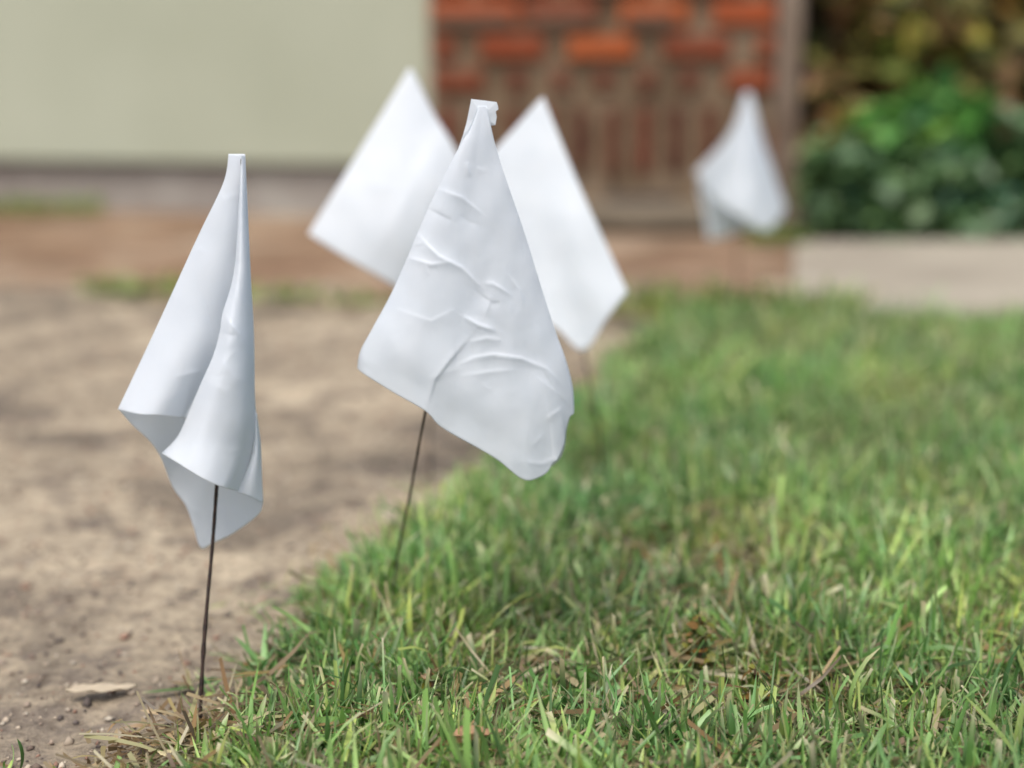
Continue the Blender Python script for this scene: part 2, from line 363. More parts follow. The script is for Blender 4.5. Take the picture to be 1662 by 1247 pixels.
# ------------------------------------------------------------------ grass
GREEN = np.array([(0.15, 0.28, 0.06), (0.12, 0.24, 0.055), (0.20, 0.35, 0.10), (0.27, 0.42, 0.14), (0.33, 0.41, 0.11), (0.19, 0.34, 0.12), (0.06, 0.13, 0.03)])
STRAW = np.array([(0.46, 0.39, 0.23), (0.38, 0.30, 0.17), (0.52, 0.47, 0.31), (0.27, 0.20, 0.115), (0.42, 0.40, 0.20)])
def blades(bx, by, bz, L, W, az, lean, curl, cb, ct, cut, nseg=4, wide=3, twist=None):
    n = len(bx); T = np.linspace(0, 1, nseg+1)
    x, y, z = bx.copy(), by.copy(), bz.copy(); rings = []; cr = []
    sx, sy = -np.sin(az), np.cos(az)
    th = lean.copy()
    for i, t in enumerate(T):
        wd = W*(0.65+0.35*math.sin(min(1, t*2.2)*math.pi/2))*np.where(cut, 1.0-0.12*t, np.sqrt(np.maximum(1-t**2.2, 0.0))+0.02)
        tw = twist*t
        ox, oy, oz = sx*np.cos(tw)*wd/2, sy*np.cos(tw)*wd/2, np.sin(tw)*wd/2
        l = np.stack([x-ox, y-oy, z-oz], 1); r = np.stack([x+ox, y+oy, z+oz], 1)
        if wide == 3:
            nx_, nz_ = -np.cos(th), np.sin(th)
            mid = np.stack([x + np.cos(az)*np.cos(th)*wd*0.16, y + np.sin(az)*np.cos(th)*wd*0.16, z - np.sin(th)*wd*0.16], 1)
            rings.append(np.stack([l, mid, r], 1))
        else: rings.append(np.stack([l, r], 1))
        k = np.clip((t-0.72)/0.28, 0, 1); cr.append(np.repeat((cb*(1-k)+ct*k)[:, None, :], wide, axis=1))
        if i < nseg:
            st = L/nseg; x = x+np.cos(az)*np.sin(th)*st; y = y+np.sin(az)*np.sin(th)*st; z = z+np.cos(th)*st; th = th+curl/nseg
    Vv = np.stack(rings, 1)                      # n, nseg+1, wide, 3
    Vv[..., 2] = np.maximum(Vv[..., 2], 0.0035)
    Cc = np.stack(cr, 1).reshape(-1, 3)
    per = (nseg+1)*wide; q = []
    for i in range(nseg):
        for j in range(wide-1):
            a = i*wide+j; q.append([a, a+1, a+wide+1, a+wide])
    Fq = (np.arange(n)[:, None, None]*per + np.array(q)[None]).reshape(-1, 4)
    return Vv.reshape(-1, 3), Fq, Cc
def nz(x, y, s, o=0.0): return noise.noise(Vector((x*s+o, y*s-o, o*1.7)))
def shoots(n, ylo, yhi, wide, nseg, hs, bpers, xpad, wscale=1.0):
    X = []; Y = []
    while len(X) < n:
        y = random.uniform(ylo, yhi); half = 0.3463*y*1.05+xpad
        x = random.uniform(-half, half)
        e = float(edge_x(y)) + 0.018*nz(x, y, 22) + 0.012*nz(x, y, 60, 4)
        d = x-e
        if d < 0: 
            if random.random() > 0.02 or d < -0.05: continue
        elif d < 0.03 and random.random() > 0.6+13*d: continue
        if y > LAWN_FAR-0.05-0.03*nz(x, y, 9, 2) and random.random() < 0.5: continue
        if nz(x, y, 34, 9) < -0.12 and random.random() < 0.62: continue
        if nz(x, y, 16, 5) < -0.30 and random.random() < 0.6: continue
        X.append(x); Y.append(y)
    X = np.array(X); Y = np.array(Y); D = X-edge_x(Y)
    patch = np.array([nz(a, b, 7, 3) for a, b in zip(X, Y)]); pd = np.array([nz(a, b, 11, 7) for a, b in zip(X, Y)])
    ht = hs*np.where(Y < 0.60, np.clip(0.48+D*8, 0.48, 1.0), np.clip(0.62+D*14, 0.62, 1.15))*(1+0.30*patch)
    rep = lambda a: np.repeat(a, bpers)
    N = n*bpers
    sx = rng.normal(0, 0.35, n); sy = rng.normal(0, 0.35, n)   # stem lean
    u = rng.uniform(0, 1, N)**1.3*0.45
    H = rep(ht)
    bx = rep(X)+rep(sx)*u*H + rng.normal(0, 0.0012, N); by = rep(Y)+rep(sy)*u*H + rng.normal(0, 0.0012, N); bz = 0.002+u*H*0.95
    L = H*np.where(rng.random(N) < 0.13, rng.uniform(1.0, 1.7, N), rng.uniform(0.4, 1.1, N))
    W = wscale*(0.0007+0.0021*rng.uniform(0, 1, N)**1.8)
    az = rng.uniform(0, 2*math.pi, N); lean = np.abs(rng.normal(1.02, 0.45, N)); curl = rng.normal(0.25, 0.9, N)
    dry = rep(pd)*0.55+0.25+0.17*np.clip((rep(Y)-0.75)/0.5, 0, 1)+0.05 + 0.35*np.clip(0.03-rep(D), 0, 0.03)/0.03
    isdry = rng.random(N) < dry
    shade = rep(np.clip(1+0.45*patch, 0.55, 1.45))[:, None]
    g = GREEN[rng.integers(0, len(GREEN), N)]*rng.uniform(0.8, 1.55, (N, 1))*shade*(1+np.outer(rep(pd), [0.5, 0.22, 0.0]))
    s_ = STRAW[rng.integers(0, len(STRAW), N)]*rng.uniform(0.7, 1.15, (N, 1))
    cb = np.where(isdry[:, None], s_, g)
    cut = rng.random(N) < 0.28
    tipdry = (rng.random(N) < 0.5)
    ct = np.where(tipdry[:, None], STRAW[[0, 2]][rng.integers(0, 2, N)]*rng.uniform(.8, 1.25, (N, 1)), cb)
    lean = np.where(isdry, lean+rng.uniform(0.1, 0.9, N), lean); W = np.where(isdry, W*0.7, W); L = np.where(isdry, L*0.75, L)
    return blades(bx, by, bz, L, W, az, lean, curl, cb, ct, cut, nseg, wide, rng.normal(0, 0.8, N))
def thatch(n, ylo, yhi, wide, xpad):
    y = rng.uniform(ylo, yhi, n); half = 0.3463*y*1.05+xpad; x = rng.uniform(-1, 1, n)*half
    e = edge_x(y); keep = (x > e+rng.normal(0.010, 0.008, n)); x, y = x[keep], y[keep]; n = len(x)
    L = rng.uniform(0.012, 0.045, n); W = rng.uniform(0.0008, 0.0028, n)
    c = STRAW[rng.integers(0, len(STRAW), n)]*rng.uniform(0.35, 1.0, (n, 1))
    c[rng.random(n) < 0.3] *= np.array([0.85, 0.68, 0.5])
    return blades(x, y, rng.uniform(0.004, 0.016, n), L, W, rng.uniform(0, 6.283, n), rng.uniform(1.15, 1.75, n), rng.normal(0.1, 0.4, n), c, c, rng.random(n) < .6, 3, wide, rng.normal(0, 0.8, n))
def litter(n, wid):
    t = rng.random(n); y = 0.49+0.10*t; x = edge_x(y)+rng.normal(0.004, 0.016, n)
    c = STRAW[rng.integers(0, len(STRAW), n)]*rng.uniform(0.4, 1.0, (n, 1))*np.array([1.0, 0.85, 0.75])
    return blades(x, y, rng.uniform(0.003, 0.010, n), rng.uniform(0.006, 0.022, n), rng.uniform(0.0008, 0.0026, n), rng.uniform(0, 6.283, n), rng.uniform(1.1, 1.7, n), rng.normal(0.1, 0.5, n), c, c, rng.random(n) < .6, 3, 2, rng.normal(0, 1.2, n))
parts = [shoots(10500, 0.42, 0.80, 3, 5, 0.024, 7, 0.07, 1.2),
         shoots(11500, 0.80, 1.20, 2, 4, 0.027, 5, 0.09, 1.15),
         shoots(9500, 1.20, LAWN_FAR, 2, 3, 0.027, 5, 0.12, 1.5),
         thatch(14000, 0.44, 0.85, 2, 0.07), litter(330, 0.19), thatch(9000, 0.85, LAWN_FAR, 2, 0.1)]
Vs = []; Fs = []; Cs = []; off = 0
for v, f, c in parts: Vs.append(v); Fs.append(f+off); Cs.append(c); off += len(v)
gr = mesh_obj('grass', np.concatenate(Vs), np.concatenate(Fs), M_grass, smooth=False, cols=np.concatenate(Cs))
tag(gr, 'mown green lawn grass with straw coloured dry blades', 'grass', kind='stuff')
# ragged tufts away from the lawn
def tuft(base, label, r, n, h, wid=0.004):
    a = rng.uniform(0, 6.283, n); rr = r*np.sqrt(rng.random(n))
    bx = base[0]+rr*np.cos(a); by = base[1]+rr*0.35*np.sin(a)
    g = GREEN[rng.integers(0, len(GREEN), n)]*rng.uniform(0.7, 1.15, (n, 1))*np.array([1.15, 0.95, 0.8])
    v, f, c = blades(bx, by, np.full(n, base[2]), h*rng.uniform(0.5, 1.2, n), np.full(n, wid), rng.uniform(0, 6.283, n), np.abs(rng.normal(0.6, 0.4, n)), rng.normal(0.5, 0.4, n), g, g, rng.random(n) < .3, 4, 2, rng.normal(0, 0.6, n))
    v[:, 2] += 0.006
    o = mesh_obj('grass_tuft', v - np.array(base), f, M_grass, cols=c); o.location = base
    tag(o, label, 'grass tuft', 'grass tufts scattered on the bare ground'); return o
for (px, py, r, n, h, lb) in ((235, 490, 0.085, 170, 0.028, 'green grass tuft between the sand and brown dirt, left of the front left flag'),
                              (455, 500, 0.05, 80, 0.024, 'small green grass tuft between sand and brown dirt, just right of the front left flag'),
                              (585, 508, 0.05, 70, 0.022, 'small grass tuft below the tilted flag at the edge of the brown dirt'),
                              (60, 352, 0.14, 420, 0.035, 'green grass tuft against the grey foundation at the far left'),
                              (1200, 522, 0.15, 520, 0.038, 'tall green grass tuft at the corner of the concrete path below the farthest flag'),
                              (1262, 405, 0.05, 300, 0.03, 'green grass tuft between the brick pier foot and the path')):
    p = G(px, py, 0.0); tuft((p.x, p.y, 0.004), lb, r, n, h)

# ------------------------------------------------------------------ gravel grains on the sand
n = 16000; gy = rng.uniform(0.42, 2.0, n)**1.0; gx = rng.uniform(-0.42, 0.42, n)*gy*1.0-0.05
keep = gx < edge_x(gy)-0.002; gx, gy = gx[keep], gy[keep]; n = len(gx)
oct_ = np.array([[1, 0, 0], [0, 1, 0], [-1, 0, 0], [0, -1, 0], [0, 0, 1], [0, 0, -1]], float)
of = np.array([[0, 1, 4], [1, 2, 4], [2, 3, 4], [3, 0, 4], [1, 0, 5], [2, 1, 5], [3, 2, 5], [0, 3, 5]])
sz = np.exp(rng.normal(-6.75, 0.42, n)); sz = np.clip(sz, 0.0005, 0.0035)
sc = sz[:, None]*rng.uniform(0.6, 1.3, (n, 3)); ang = rng.uniform(0, 6.28, n)
vv = oct_[None]*sc[:, None, :]*rng.uniform(0.75, 1.25, (n, 6, 1)); ca, sa = np.cos(ang)[:, None], np.sin(ang)[:, None]
vv = np.stack([vv[..., 0]*ca-vv[..., 1]*sa, vv[..., 0]*sa+vv[..., 1]*ca, vv[..., 2]*0.7], -1)
gz = np.array([zsand(a, b) for a, b in zip(gx, gy)])
vv += np.stack([gx, gy, gz+sz*0.3], 1)[:, None, :]
gp = np.array([(0.40, 0.33, 0.25), (0.28, 0.22, 0.17), (0.16, 0.12, 0.095), (0.48, 0.42, 0.33), (0.30, 0.18, 0.13), (0.11, 0.09, 0.08)])
gc = gp[rng.integers(0, len(gp), n)]*rng.uniform(.8, 1.15, (n, 1))
tag(mesh_obj('gravel', vv.reshape(-1, 3), (np.arange(n)[:, None, None]*6+of[None]).reshape(-1, 3), leafmat('grit', 0.9, 0.0, 0.2), cols=np.repeat(gc, 6, axis=0)),
    'fine sand grains and grit on the bare ground', 'gravel', kind='stuff')

# ------------------------------------------------------------------ marker flags
def curve(pts, n):
    """resample a polyline (px,py,Y) to n points by length, slightly smoothed (Catmull-Rom)"""
    p = np.array(pts, float); k = len(p)
    if k == 2: t = np.linspace(0, 1, n)[:, None]; return p[0]*(1-t)+p[1]*t
    out = []
    for i in range(k-1):
        p0, p1, p2, p3 = p[max(i-1, 0)], p[i], p[i+1], p[min(i+2, k-1)]
        for t in np.linspace(0, 1, 24, endpoint=False):
            out.append(0.5*((2*p1)+(p2-p0)*t*0.8+(2*p0-5*p1+4*p2-p3)*t*t+(3*p1-p0-3*p2+p3)*t**3 + (p2-p0)*t*0.2))
    out.append(p[-1]); out = np.array(out)
    s = np.r_[0, np.cumsum(np.hypot(np.diff(out[:, 0]), np.diff(out[:, 1]))+1e-6)]
    q = np.linspace(0, s[-1], n)
    return np.stack([np.interp(q, s, out[:, j]) for j in range(3)], 1)
def seg_dist(px, py, line):
    best = None; sgn = None
    L = np.array(line, float); best = np.full(px.shape, 1e9); tt = np.zeros(px.shape); tot = len(L)-1; sg = np.zeros(px.shape)
    for i in range(tot):
        a, b = L[i], L[i+1]; d = b-a; q = np.clip(((px-a[0])*d[0]+(py-a[1])*d[1])/(d@d), 0, 1)
        ex, ey = px-(a[0]+q*d[0]), py-(a[1]+q*d[1]); ds = np.hypot(ex, ey); mk = ds < best
        best = np.where(mk, ds, best); tt = np.where(mk, (i+q)/tot, tt); sg = np.where(mk, np.sign(d[0]*(py-a[1])-d[1]*(px-a[0])), sg)
    return best, tt, sg
def patch(top, bottom, left, right, depth=None, wr=(), nu=70, nv=110, nseed=0.0, namp=0.0006, crinkle=0):
    """Coons patch in (px,py,Y), bent in depth by depth(u,v), creased along the lines wr = (polyline, amp m, width px)"""
    T, B, Lc, R = curve(top, nu), curve(bottom, nu), curve(left, nv), curve(right, nv)
    u = np.linspace(0, 1, nu)[None, :, None]; v = np.linspace(0, 1, nv)[:, None, None]
    k_ = max(2, nu//7); pad = np.concatenate([2*B[0]-B[k_:0:-1], B, 2*B[-1]-B[-2:-k_-2:-1]]); ker = np.hanning(2*k_+1); ker /= ker.sum()
    Bs = np.stack([np.convolve(pad[:, c_], ker, 'valid') for c_ in range(3)], 1); Bs[0] = B[0]; Bs[-1] = B[-1]
    g = (1-v)*T[None]+v*Bs[None]+v**9*(B-Bs)[None]+(1-u)*Lc[:, None]+u*R[:, None] - ((1-u)*(1-v)*T[0]+u*(1-v)*T[-1]+(1-u)*v*B[0]+u*v*B[-1])
    uu, vv_ = np.meshgrid(np.linspace(0, 1, nu), np.linspace(0, 1, nv))
    Yd = g[..., 2].copy()
    if depth: Yd += depth(uu, vv_)
    X, Z = g[..., 0], g[..., 1]
    rr_ = random.Random(int(nseed*10)); wr = list(wr); xa, xb, za, zb = X.min(), X.max(), Z.min(), Z.max()
    for k_ in range(crinkle):
        cx, cz = rr_.uniform(xa, xb), za+(zb-za)*rr_.uniform(0.15, 1.0); an = rr_.gauss(0.35, 0.7); ll = rr_.uniform(12, 60)
        ex, ez = math.cos(an)*ll/2, math.sin(an)*ll/2
        wr.append(([(cx-ex, cz-ez), (cx+rr_.uniform(-5, 5), cz+rr_.uniform(-5, 5)), (cx+ex, cz+ez)], rr_.uniform(.0002, .0006)*rr_.choice((-1, 1, 1)), rr_.uniform(3, 9)))
    for ln, amp, wd in wr:
        d, t, sg = seg_dist(X, Z, ln)
        fall = np.sin(np.clip(t, 0.02, 0.98)*math.pi)**0.7
        amp_ = amp*0.34; ds = np.sqrt(d*d+1.2)-1.1; Yd -= amp_*fall*np.exp(-1.15*ds/wd) + 0.45*amp_*fall*sg*np.tanh(d/2.0)*np.exp(-ds/(1.3*wd))
    co = np.empty((nv, nu, 3))
    for i in range(nv):
        for j in range(nu):
            q = Vector((X[i, j]/38, Z[i, j]/60, nseed)); q2 = Vector((X[i, j]/13+nseed, Z[i, j]/17, nseed))
            yy = Yd[i, j] + 0.7*namp*(noise.noise(q)*1.5 + 0.12*noise.noise(q2))
            co[i, j] = P(X[i, j], Z[i, j], yy)
    i, j = np.meshgrid(np.arange(nv-1), np.arange(nu-1), indexing='ij'); b = (i*nu+j).ravel()
    return co.reshape(-1, 3), np.stack([b, b+nu, b+nu+1, b+1], 1)
def film(name, patches, parent, thick=0.00012):
    Vs = []; Fs = []; off = 0
    for v, f in patches: Vs.append(v); Fs.append(f+off); off += len(v)
    o = mesh_obj(name, np.concatenate(Vs), np.concatenate(Fs), M_vinyl, parent, smooth=True)
    s = o.modifiers.new('film', 'SOLIDIFY'); s.thickness = thick; s.offset = 0
    return o
def pathpt(ctrl, t):
    cum = [0]
    for a, b in zip(ctrl, ctrl[1:]): cum.append(cum[-1]+(b-a).length)
    q = t*cum[-1]; k = max(j for j in range(len(ctrl)-1) if cum[j] <= q+1e-9); f = (q-cum[k])/(cum[k+1]-cum[k])
    p0, p1, p2, p3 = ctrl[max(k-1, 0)], ctrl[k], ctrl[k+1], ctrl[min(k+2, len(ctrl)-1)]
    return 0.5*((2*p1)+(p2-p0)*f+(2*p0-5*p1+4*p2-p3)*f*f+(3*p1-p0-3*p2+p3)*f**3)
def wire(pts, parent, r=0.00085, bumps=()):
    ctrl = [Vector(p) for p in pts]; V = []; F = []; path = []; rad = []
    n = 60
    for i in range(n+1):
        path.append(pathpt(ctrl, i/n))
        rad.append(r*(1+0.06*math.sin(i*2.1)+ (0.35 if i in bumps else 0)))
    tube_geo(V, F, path, rad, 10)
    return mesh_obj('wire', V, F, M_wire, parent, smooth=True)
FG = 'white marker flags on thin wires'
cone = lambda a, p=1.0: (lambda u, v: -a*np.sin(np.pi*u)*v**p)

# --- flag at the front left, rolled into a cone
b1 = G(319, 1192); f1 = empty('marker_flag', (b1.x, b1.y, 0), 'white marker flag rolled into a narrow cone, nearest flag at the left over the sand', 'flag', FG)
yA = 0.598
back = patch(top=[(371, 251, yA+.003), (398, 251, yA+.003)],
             bottom=[(192, 664, yA+.004), (215, 690, yA+.008), (243, 716, yA+.010), (262, 745, yA+.011), (280, 790, yA+.012), (302, 822, yA+.012), (314, 855, yA+.012), (326, 890, yA+.011), (345, 882, yA+.010), (372, 870, yA+.009), (402, 850, yA+.008), (422, 832, yA+.006), (427, 815, yA+.004)],
             left=[(371, 251, yA+.003), (362, 300, yA+.004), (318, 393, yA+.004), (250, 540, yA+.004), (192, 664, yA+.004)],
             right=[(398, 251, yA+.003), (403, 385, yA+.003), (412, 540, yA+.003), (414, 650, yA+.003), (422, 715, yA+.004), (427, 815, yA+.004)],
             depth=lambda u, v: 0.010*np.sin(np.pi*u)*v + 0.0015*np.sin(u*19+v*7)*v**4, nseed=3.1, nu=110, nv=180, crinkle=14,
             wr=[([(285, 790), (312, 826), (340, 838)], .0012, 6), ([(300, 850), (325, 858)], .0010, 4), ([(318, 870), (340, 872)], .0008, 4), ([(366, 800), (372, 862)], .0010, 5), ([(385, 862), (405, 838)], .0008, 4)])
leftp = patch(top=[(371, 250, yA+.001), (397, 250, yA+.0015)],
              bottom=[(191, 665, yA+.001), (225, 673, yA-.002), (262, 675, yA-.003), (303, 679, yA-.001)],
              left=[(371, 250, yA+.002), (362, 298, yA+.002), (318, 391, yA+.002), (250, 540, yA+.002), (191, 665, yA+.001)],
              right=[(397, 250, yA+.0015), (397, 340, yA+.002), (392, 440, yA+.002), (378, 520, yA+.002), (350, 590, yA), (303, 679, yA-.001)],
              depth=lambda u, v: -0.007*np.sin(np.pi*np.clip(u*1.05, 0, 1))*v, nseed=8.7, namp=.0004, nu=90, nv=150, crinkle=6,
              wr=[([(282, 610), (330, 600)], .0009, 9), ([(330, 470), (352, 560)], -.0008, 8), ([(360, 310), (366, 340)], .0006, 5)])
yF = yA-.012
front = patch(top=[(386, 252, yA-.003), (398, 252, yA-.001)],
              bottom=[(262, 736, yA-.004), (290, 753, yF-.002), (320, 772, yF-.004), (350, 787, yF-.004), (368, 793, yF-.002), (386, 797, yF+.006)],
              left=[(392, 252, yA-.002), (388, 330, yA-.003), (380, 440, yA-.004), (361, 510, yA-.006), (357, 538, yA-.007), (345, 580, yA-.007), (325, 625, yA-.006), (302, 680, yA-.004), (287, 710, yA-.003), (262, 736, yA-.001)],
              right=[(398, 252, yA), (404, 385, yA), (411, 540, yA), (413, 640, yA), (414, 690, yA+.001), (406, 745, yA+.001), (386, 797, yF+.006)],
              depth=lambda u, v: -0.0062*np.sin(np.pi*u)*v, nseed=5.5, nu=110, nv=220, namp=.0006, crinkle=26,
              wr=[([(364, 508), (378, 528), (394, 545)], .0016, 7), ([(360, 540), (385, 545)], -.0010, 5), ([(383, 465), (398, 500), (408, 530)], .0008, 6),
                  ([(352, 575), (380, 610), (402, 622)], .0006, 10), ([(345, 620), (375, 640)], .0006, 9), ([(412, 600), (408, 690), (395, 745)], .0006, 8)])
lap = patch(top=[(414, 668, yA+.0005), (417, 672, yA+.003)],
            bottom=[(382, 799, yF+.009), (405, 806, yA-.001), (427, 817, yA+.003)],
            left=[(414, 668, yA+.0005), (411, 730, yA), (398, 770, yA-.002), (382, 799, yF+.009)],
            right=[(417, 672, yA+.003), (423, 720, yA+.003), (425, 770, yA+.003), (427, 817, yA+.003)],
            depth=lambda u, v: -0.002*np.sin(np.pi*u), nu=24, nv=50, nseed=1.1)
film('flag_sheet', [back, leftp, front, lap], f1)
wire([P(393, 258, yA+.0022), P(371, 540, yA+.003), P(352, 787, yA-.001), P(345, 883, yA-.003), P(329, 1075, 0.582), (b1.x-.0006, b1.y-.002, -0.03)], f1, 0.00078, bumps=(44, 46, 49, 52))

# --- front centre flag, a broad crumpled cone
b2 = G(627, 1010); f2 = empty('marker_flag', (b2.x, b2.y, 0), 'large crumpled white marker flag in the centre, overlapping the two flags behind it', 'flag', FG)
yB = 0.606
W2 = [([(677, 377), (695, 398), (713, 415), (751, 434), (784, 467)], .0024, 9), ([(655, 415), (680, 422), (700, 428), (734, 424)], .0018, 8),
      ([(707, 304), (751, 320), (784, 347)], .0014, 9), ([(690, 335), (735, 358)], -.0012, 12),
      ([(786, 459), (800, 460), (813, 467), (835, 482)], .0015, 5), ([(770, 470), (800, 492), (812, 490)], -.0010, 7),
      ([(751, 512), (778, 527), (806, 536)], .0026, 6), ([(800, 480), (788, 515)], .0010, 8), ([(820, 440), (845, 470), (850, 500)], .0010, 8),
      ([(765, 545), (729, 588), (706, 618), (694, 662)], .0024, 13), ([(760, 555), (790, 548), (815, 552)], .0014, 7),
      ([(742, 592), (770, 580), (800, 575), (846, 581), (887, 597), (916, 626)], .0019, 7), ([(745, 610), (800, 602), (835, 600)], .0009, 6),
      ([(870, 610), (895, 630), (925, 655)], .0011, 8), ([(880, 600), (905, 640), (928, 668)], -.0009, 6),
      ([(885, 680), (915, 660)], .0009, 6), ([(860, 725), (885, 700)], .0006, 8), ([(845, 748), (880, 752), (905, 742)], .0009, 6),
      ([(690, 395), (668, 400)], .0010, 5), ([(758, 262), (764, 288)], .0012, 5), ([(640, 500), (700, 520), (740, 500)], .0008, 12), ([(742, 600), (738, 560)], -.0006, 8)]
L2 = [(778, 172, yB+.001), (762, 212, yB), (746, 238, yB), (700, 328, yB+.001), (642, 462, yB+.003), (604, 534, yB+.004), (585, 570, yB+.006), (580, 598, yB+.007)]
R2 = [(788, 172, yB+.001), (797, 208, yB+.001), (808, 250, yB+.001), (826, 305, yB+.001), (851, 378, yB+.002), (893, 513, yB+.003), (917, 580, yB+.003), (929, 625, yB+.004), (932, 660, yB+.005)]
B2 = [(580, 598, yB+.007), (592, 608, yB+.001), (640, 638, yB-.004), (690, 667, yB-.006), (712, 690, yB-.006), (740, 708, yB-.006), (775, 727, yB-.007), (808, 747, yB-.006), (830, 765, yB-.006), (846, 777, yB-.005), (862, 780, yB-.004), (886, 769, yB-.001), (897, 752, yB), (904, 747, yB), (915, 722, yB+.002), (918, 700, yB+.003), (924, 678, yB+.003), (931, 672, yB+.004), (932, 660, yB+.005)]
prof2 = lambda u, v: -0.020*(1-np.abs(2*u-1)**2.4)*v**1.2 + 0.018*v*np.sin(np.pi*u) - 0.004*(1-v)
fr2 = patch([(778, 172, yB+.001), (788, 172, yB+.001)], B2, L2, R2, prof2, W2, nu=230, nv=260, nseed=2.2, namp=.0006, crinkle=18)
bk2 = patch([(776, 172, yB+.003), (790, 172, yB+.003)],
            [(582, 594, yB+.009), (660, 640, yB+.012), (740, 690, yB+.014), (830, 735, yB+.014), (880, 760, yB+.012), (906, 748, yB+.008), (916, 726, yB+.007), (920, 695, yB+.006), (930, 662, yB+.007)],
            [(776, 172, yB+.003), (748, 238, yB+.003), (701, 328, yB+.004), (643, 462, yB+.006), (604, 536, yB+.007), (582, 594, yB+.009)],
            [(790, 172, yB+.003), (807, 250, yB+.003), (825, 305, yB+.003), (850, 378, yB+.004), (892, 513, yB+.005), (928, 625, yB+.006), (930, 662, yB+.007)],
            lambda u, v: 0.016*np.sin(np.pi*u)*v - 0.004*(1-v), nu=70, nv=90, nseed=6.2)
tp = [(765, 161), (786, 163.5), (806, 166), (808, 172), (808.5, 178), (804.5, 181), (806, 190), (804, 203), (794, 204), (786, 215), (772, 236), (744, 240), (752, 218), (758, 197)]
V = [P(x, y, yB+.001+0.00025*math.sin(x*0.5)) for x, y in tp] + [P(782, 190, yB-.0002)]
tb = mesh_obj('torn_tab', V, [[i, (i+1) % 14, 14] for i in range(14)], M_vinyl, f2, smooth=False)
sm = tb.modifiers.new('film', 'SOLIDIFY'); sm.thickness = 0.00025
film('flag_sheet', [fr2, bk2], f2)
wire([P(782, 166, yB+.0045), P(736, 440, yB+.009), P(691, 664, yB+.022), P(666, 800, 0.655), P(641, 930, 0.680), (b2.x, b2.y, -0.03)], f2, 0.0006, bumps=(50,))
# little dirt specks sticking to the film
V = []; F = []
for (px, py, r) in ((756, 258, .0005), (748, 263, .00035), (764, 272, .0004)):
    p = P(px, py, yB-.0024); n0 = len(V)
    for k in range(10):
        a = k*0.6283; V.append((p.x+r*math.cos(a), p.y, p.z+r*math.sin(a)*0.8))
    V.append((p.x, p.y-.0004, p.z)); F += [[n0+k, n0+(k+1) % 10, n0+10] for k in range(10)]
mesh_obj('dirt_speck', V, F, M_speck, f2)

# --- tilted flat flags behind
b3 = G(701, 800); f3 = empty('marker_flag', (b3.x, b3.y, 0), 'smooth white marker flag tilted down left, behind the central flag, against the pale wall', 'flag', FG)
y3 = 0.93
film('flag_sheet', [patch([(662, 115, y3), (670, 116, y3), (705, 185, y3+.002), (738, 240, y3+.004), (790, 350, y3+.016)],
     [(500, 380, y3+.004), (560, 418, y3), (628, 457, y3+.001), (700, 505, y3+.014)],
     [(662, 115, y3), (580, 250, y3-.004), (500, 380, y3+.004)], [(790, 350, y3+.016), (750, 420, y3+.016), (700, 505, y3+.014)],
     lambda u, v: -0.007*np.sin(np.pi*u)*np.sin(np.pi*v*0.9) + 0.045*(1-v)*(1-u) - 0.012*v, [([(560, 285), (625, 300), (680, 305)], .0012, 14), ([(600, 420), (650, 330), (690, 260)], .0016, 22)], 60, 60, 4.4, .0010)], f3)
wire([P(668, 125, y3+.049), P(686, 480, y3+.034), P(697, 690, 0.938), (b3.x, b3.y, -0.03)], f3, 0.0006)
b4 = G(987, 838); f4 = empty('marker_flag', (b4.x, b4.y, 0), 'smooth white marker flag tilted down right, behind the central flag, over the grass edge', 'flag', FG)
y4 = 0.885
film('flag_sheet', [patch([(882, 158, y4), (870, 168, y4), (806, 240, y4+.003), (770, 275, y4+.008)],
     [(1019, 474, y4+.004), (985, 518, y4), (947, 570, y4+.002), (905, 535, y4+.006), (850, 500, y4+.012)],
     [(882, 158, y4), (940, 300, y4-.003), (1019, 474, y4+.004)], [(770, 275, y4+.008), (810, 390, y4+.012), (850, 500, y4+.012)],
     lambda u, v: -0.006*np.sin(np.pi*u)*np.sin(np.pi*v*0.9) + 0.050*(1-v) - 0.010*v, [([(880, 350), (930, 340), (975, 375)], .0010, 20)], 60, 60, 7.4, .0010)], f4)
wire([P(880, 165, y4+.055), P(946, 566, y4+.008), P(972, 700, 0.892), (b4.x, b4.y, -0.03)], f4, 0.0006)
# --- farthest flag, in front of the pier edge
b5 = G(1192, 515); f5 = empty('marker_flag', (b5.x, b5.y, 0), 'small blurred white marker flag, farthest back, in front of the brick pier edge', 'flag', FG)
y5 = 1.62
film('flag_sheet', [patch([(1208, 150, y5), (1218, 150, y5)], [(1128, 280, y5-.002), (1160, 325, y5+.010), (1200, 350, y5-.006), (1245, 375, y5-.006), (1276, 338, y5+.008)],
     [(1208, 150, y5), (1185, 215, y5-.003), (1128, 280, y5-.002)], [(1218, 150, y5), (1243, 240, y5+.004), (1276, 338, y5+.008)],
     lambda u, v: -0.018*np.sin(np.pi*u)*v + 0.006*np.exp(-((u-.42)/.12)**2)*v, (), 60, 60, 1.9, .0015),
     patch([(1206, 160, y5+.006), (1222, 160, y5+.006)], [(1150, 390, y5+.006), (1180, 384, y5+.018), (1215, 372, y5+.022), (1265, 362, y5+.012)],
     [(1206, 160, y5+.006), (1180, 230, y5+.006), (1136, 292, y5+.004), (1142, 340, y5+.005), (1150, 390, y5+.006)], [(1222, 160, y5+.006), (1245, 250, y5+.008), (1272, 330, y5+.010), (1265, 362, y5+.012)],
     lambda u, v: 0.008*np.sin(np.pi*u)*v, (), 40, 50, 2.9, .001)], f5)
wire([P(1213, 156, y5+.003), P(1200, 350, y5+.016), (b5.x, b5.y, -0.03)], f5, 0.0009)

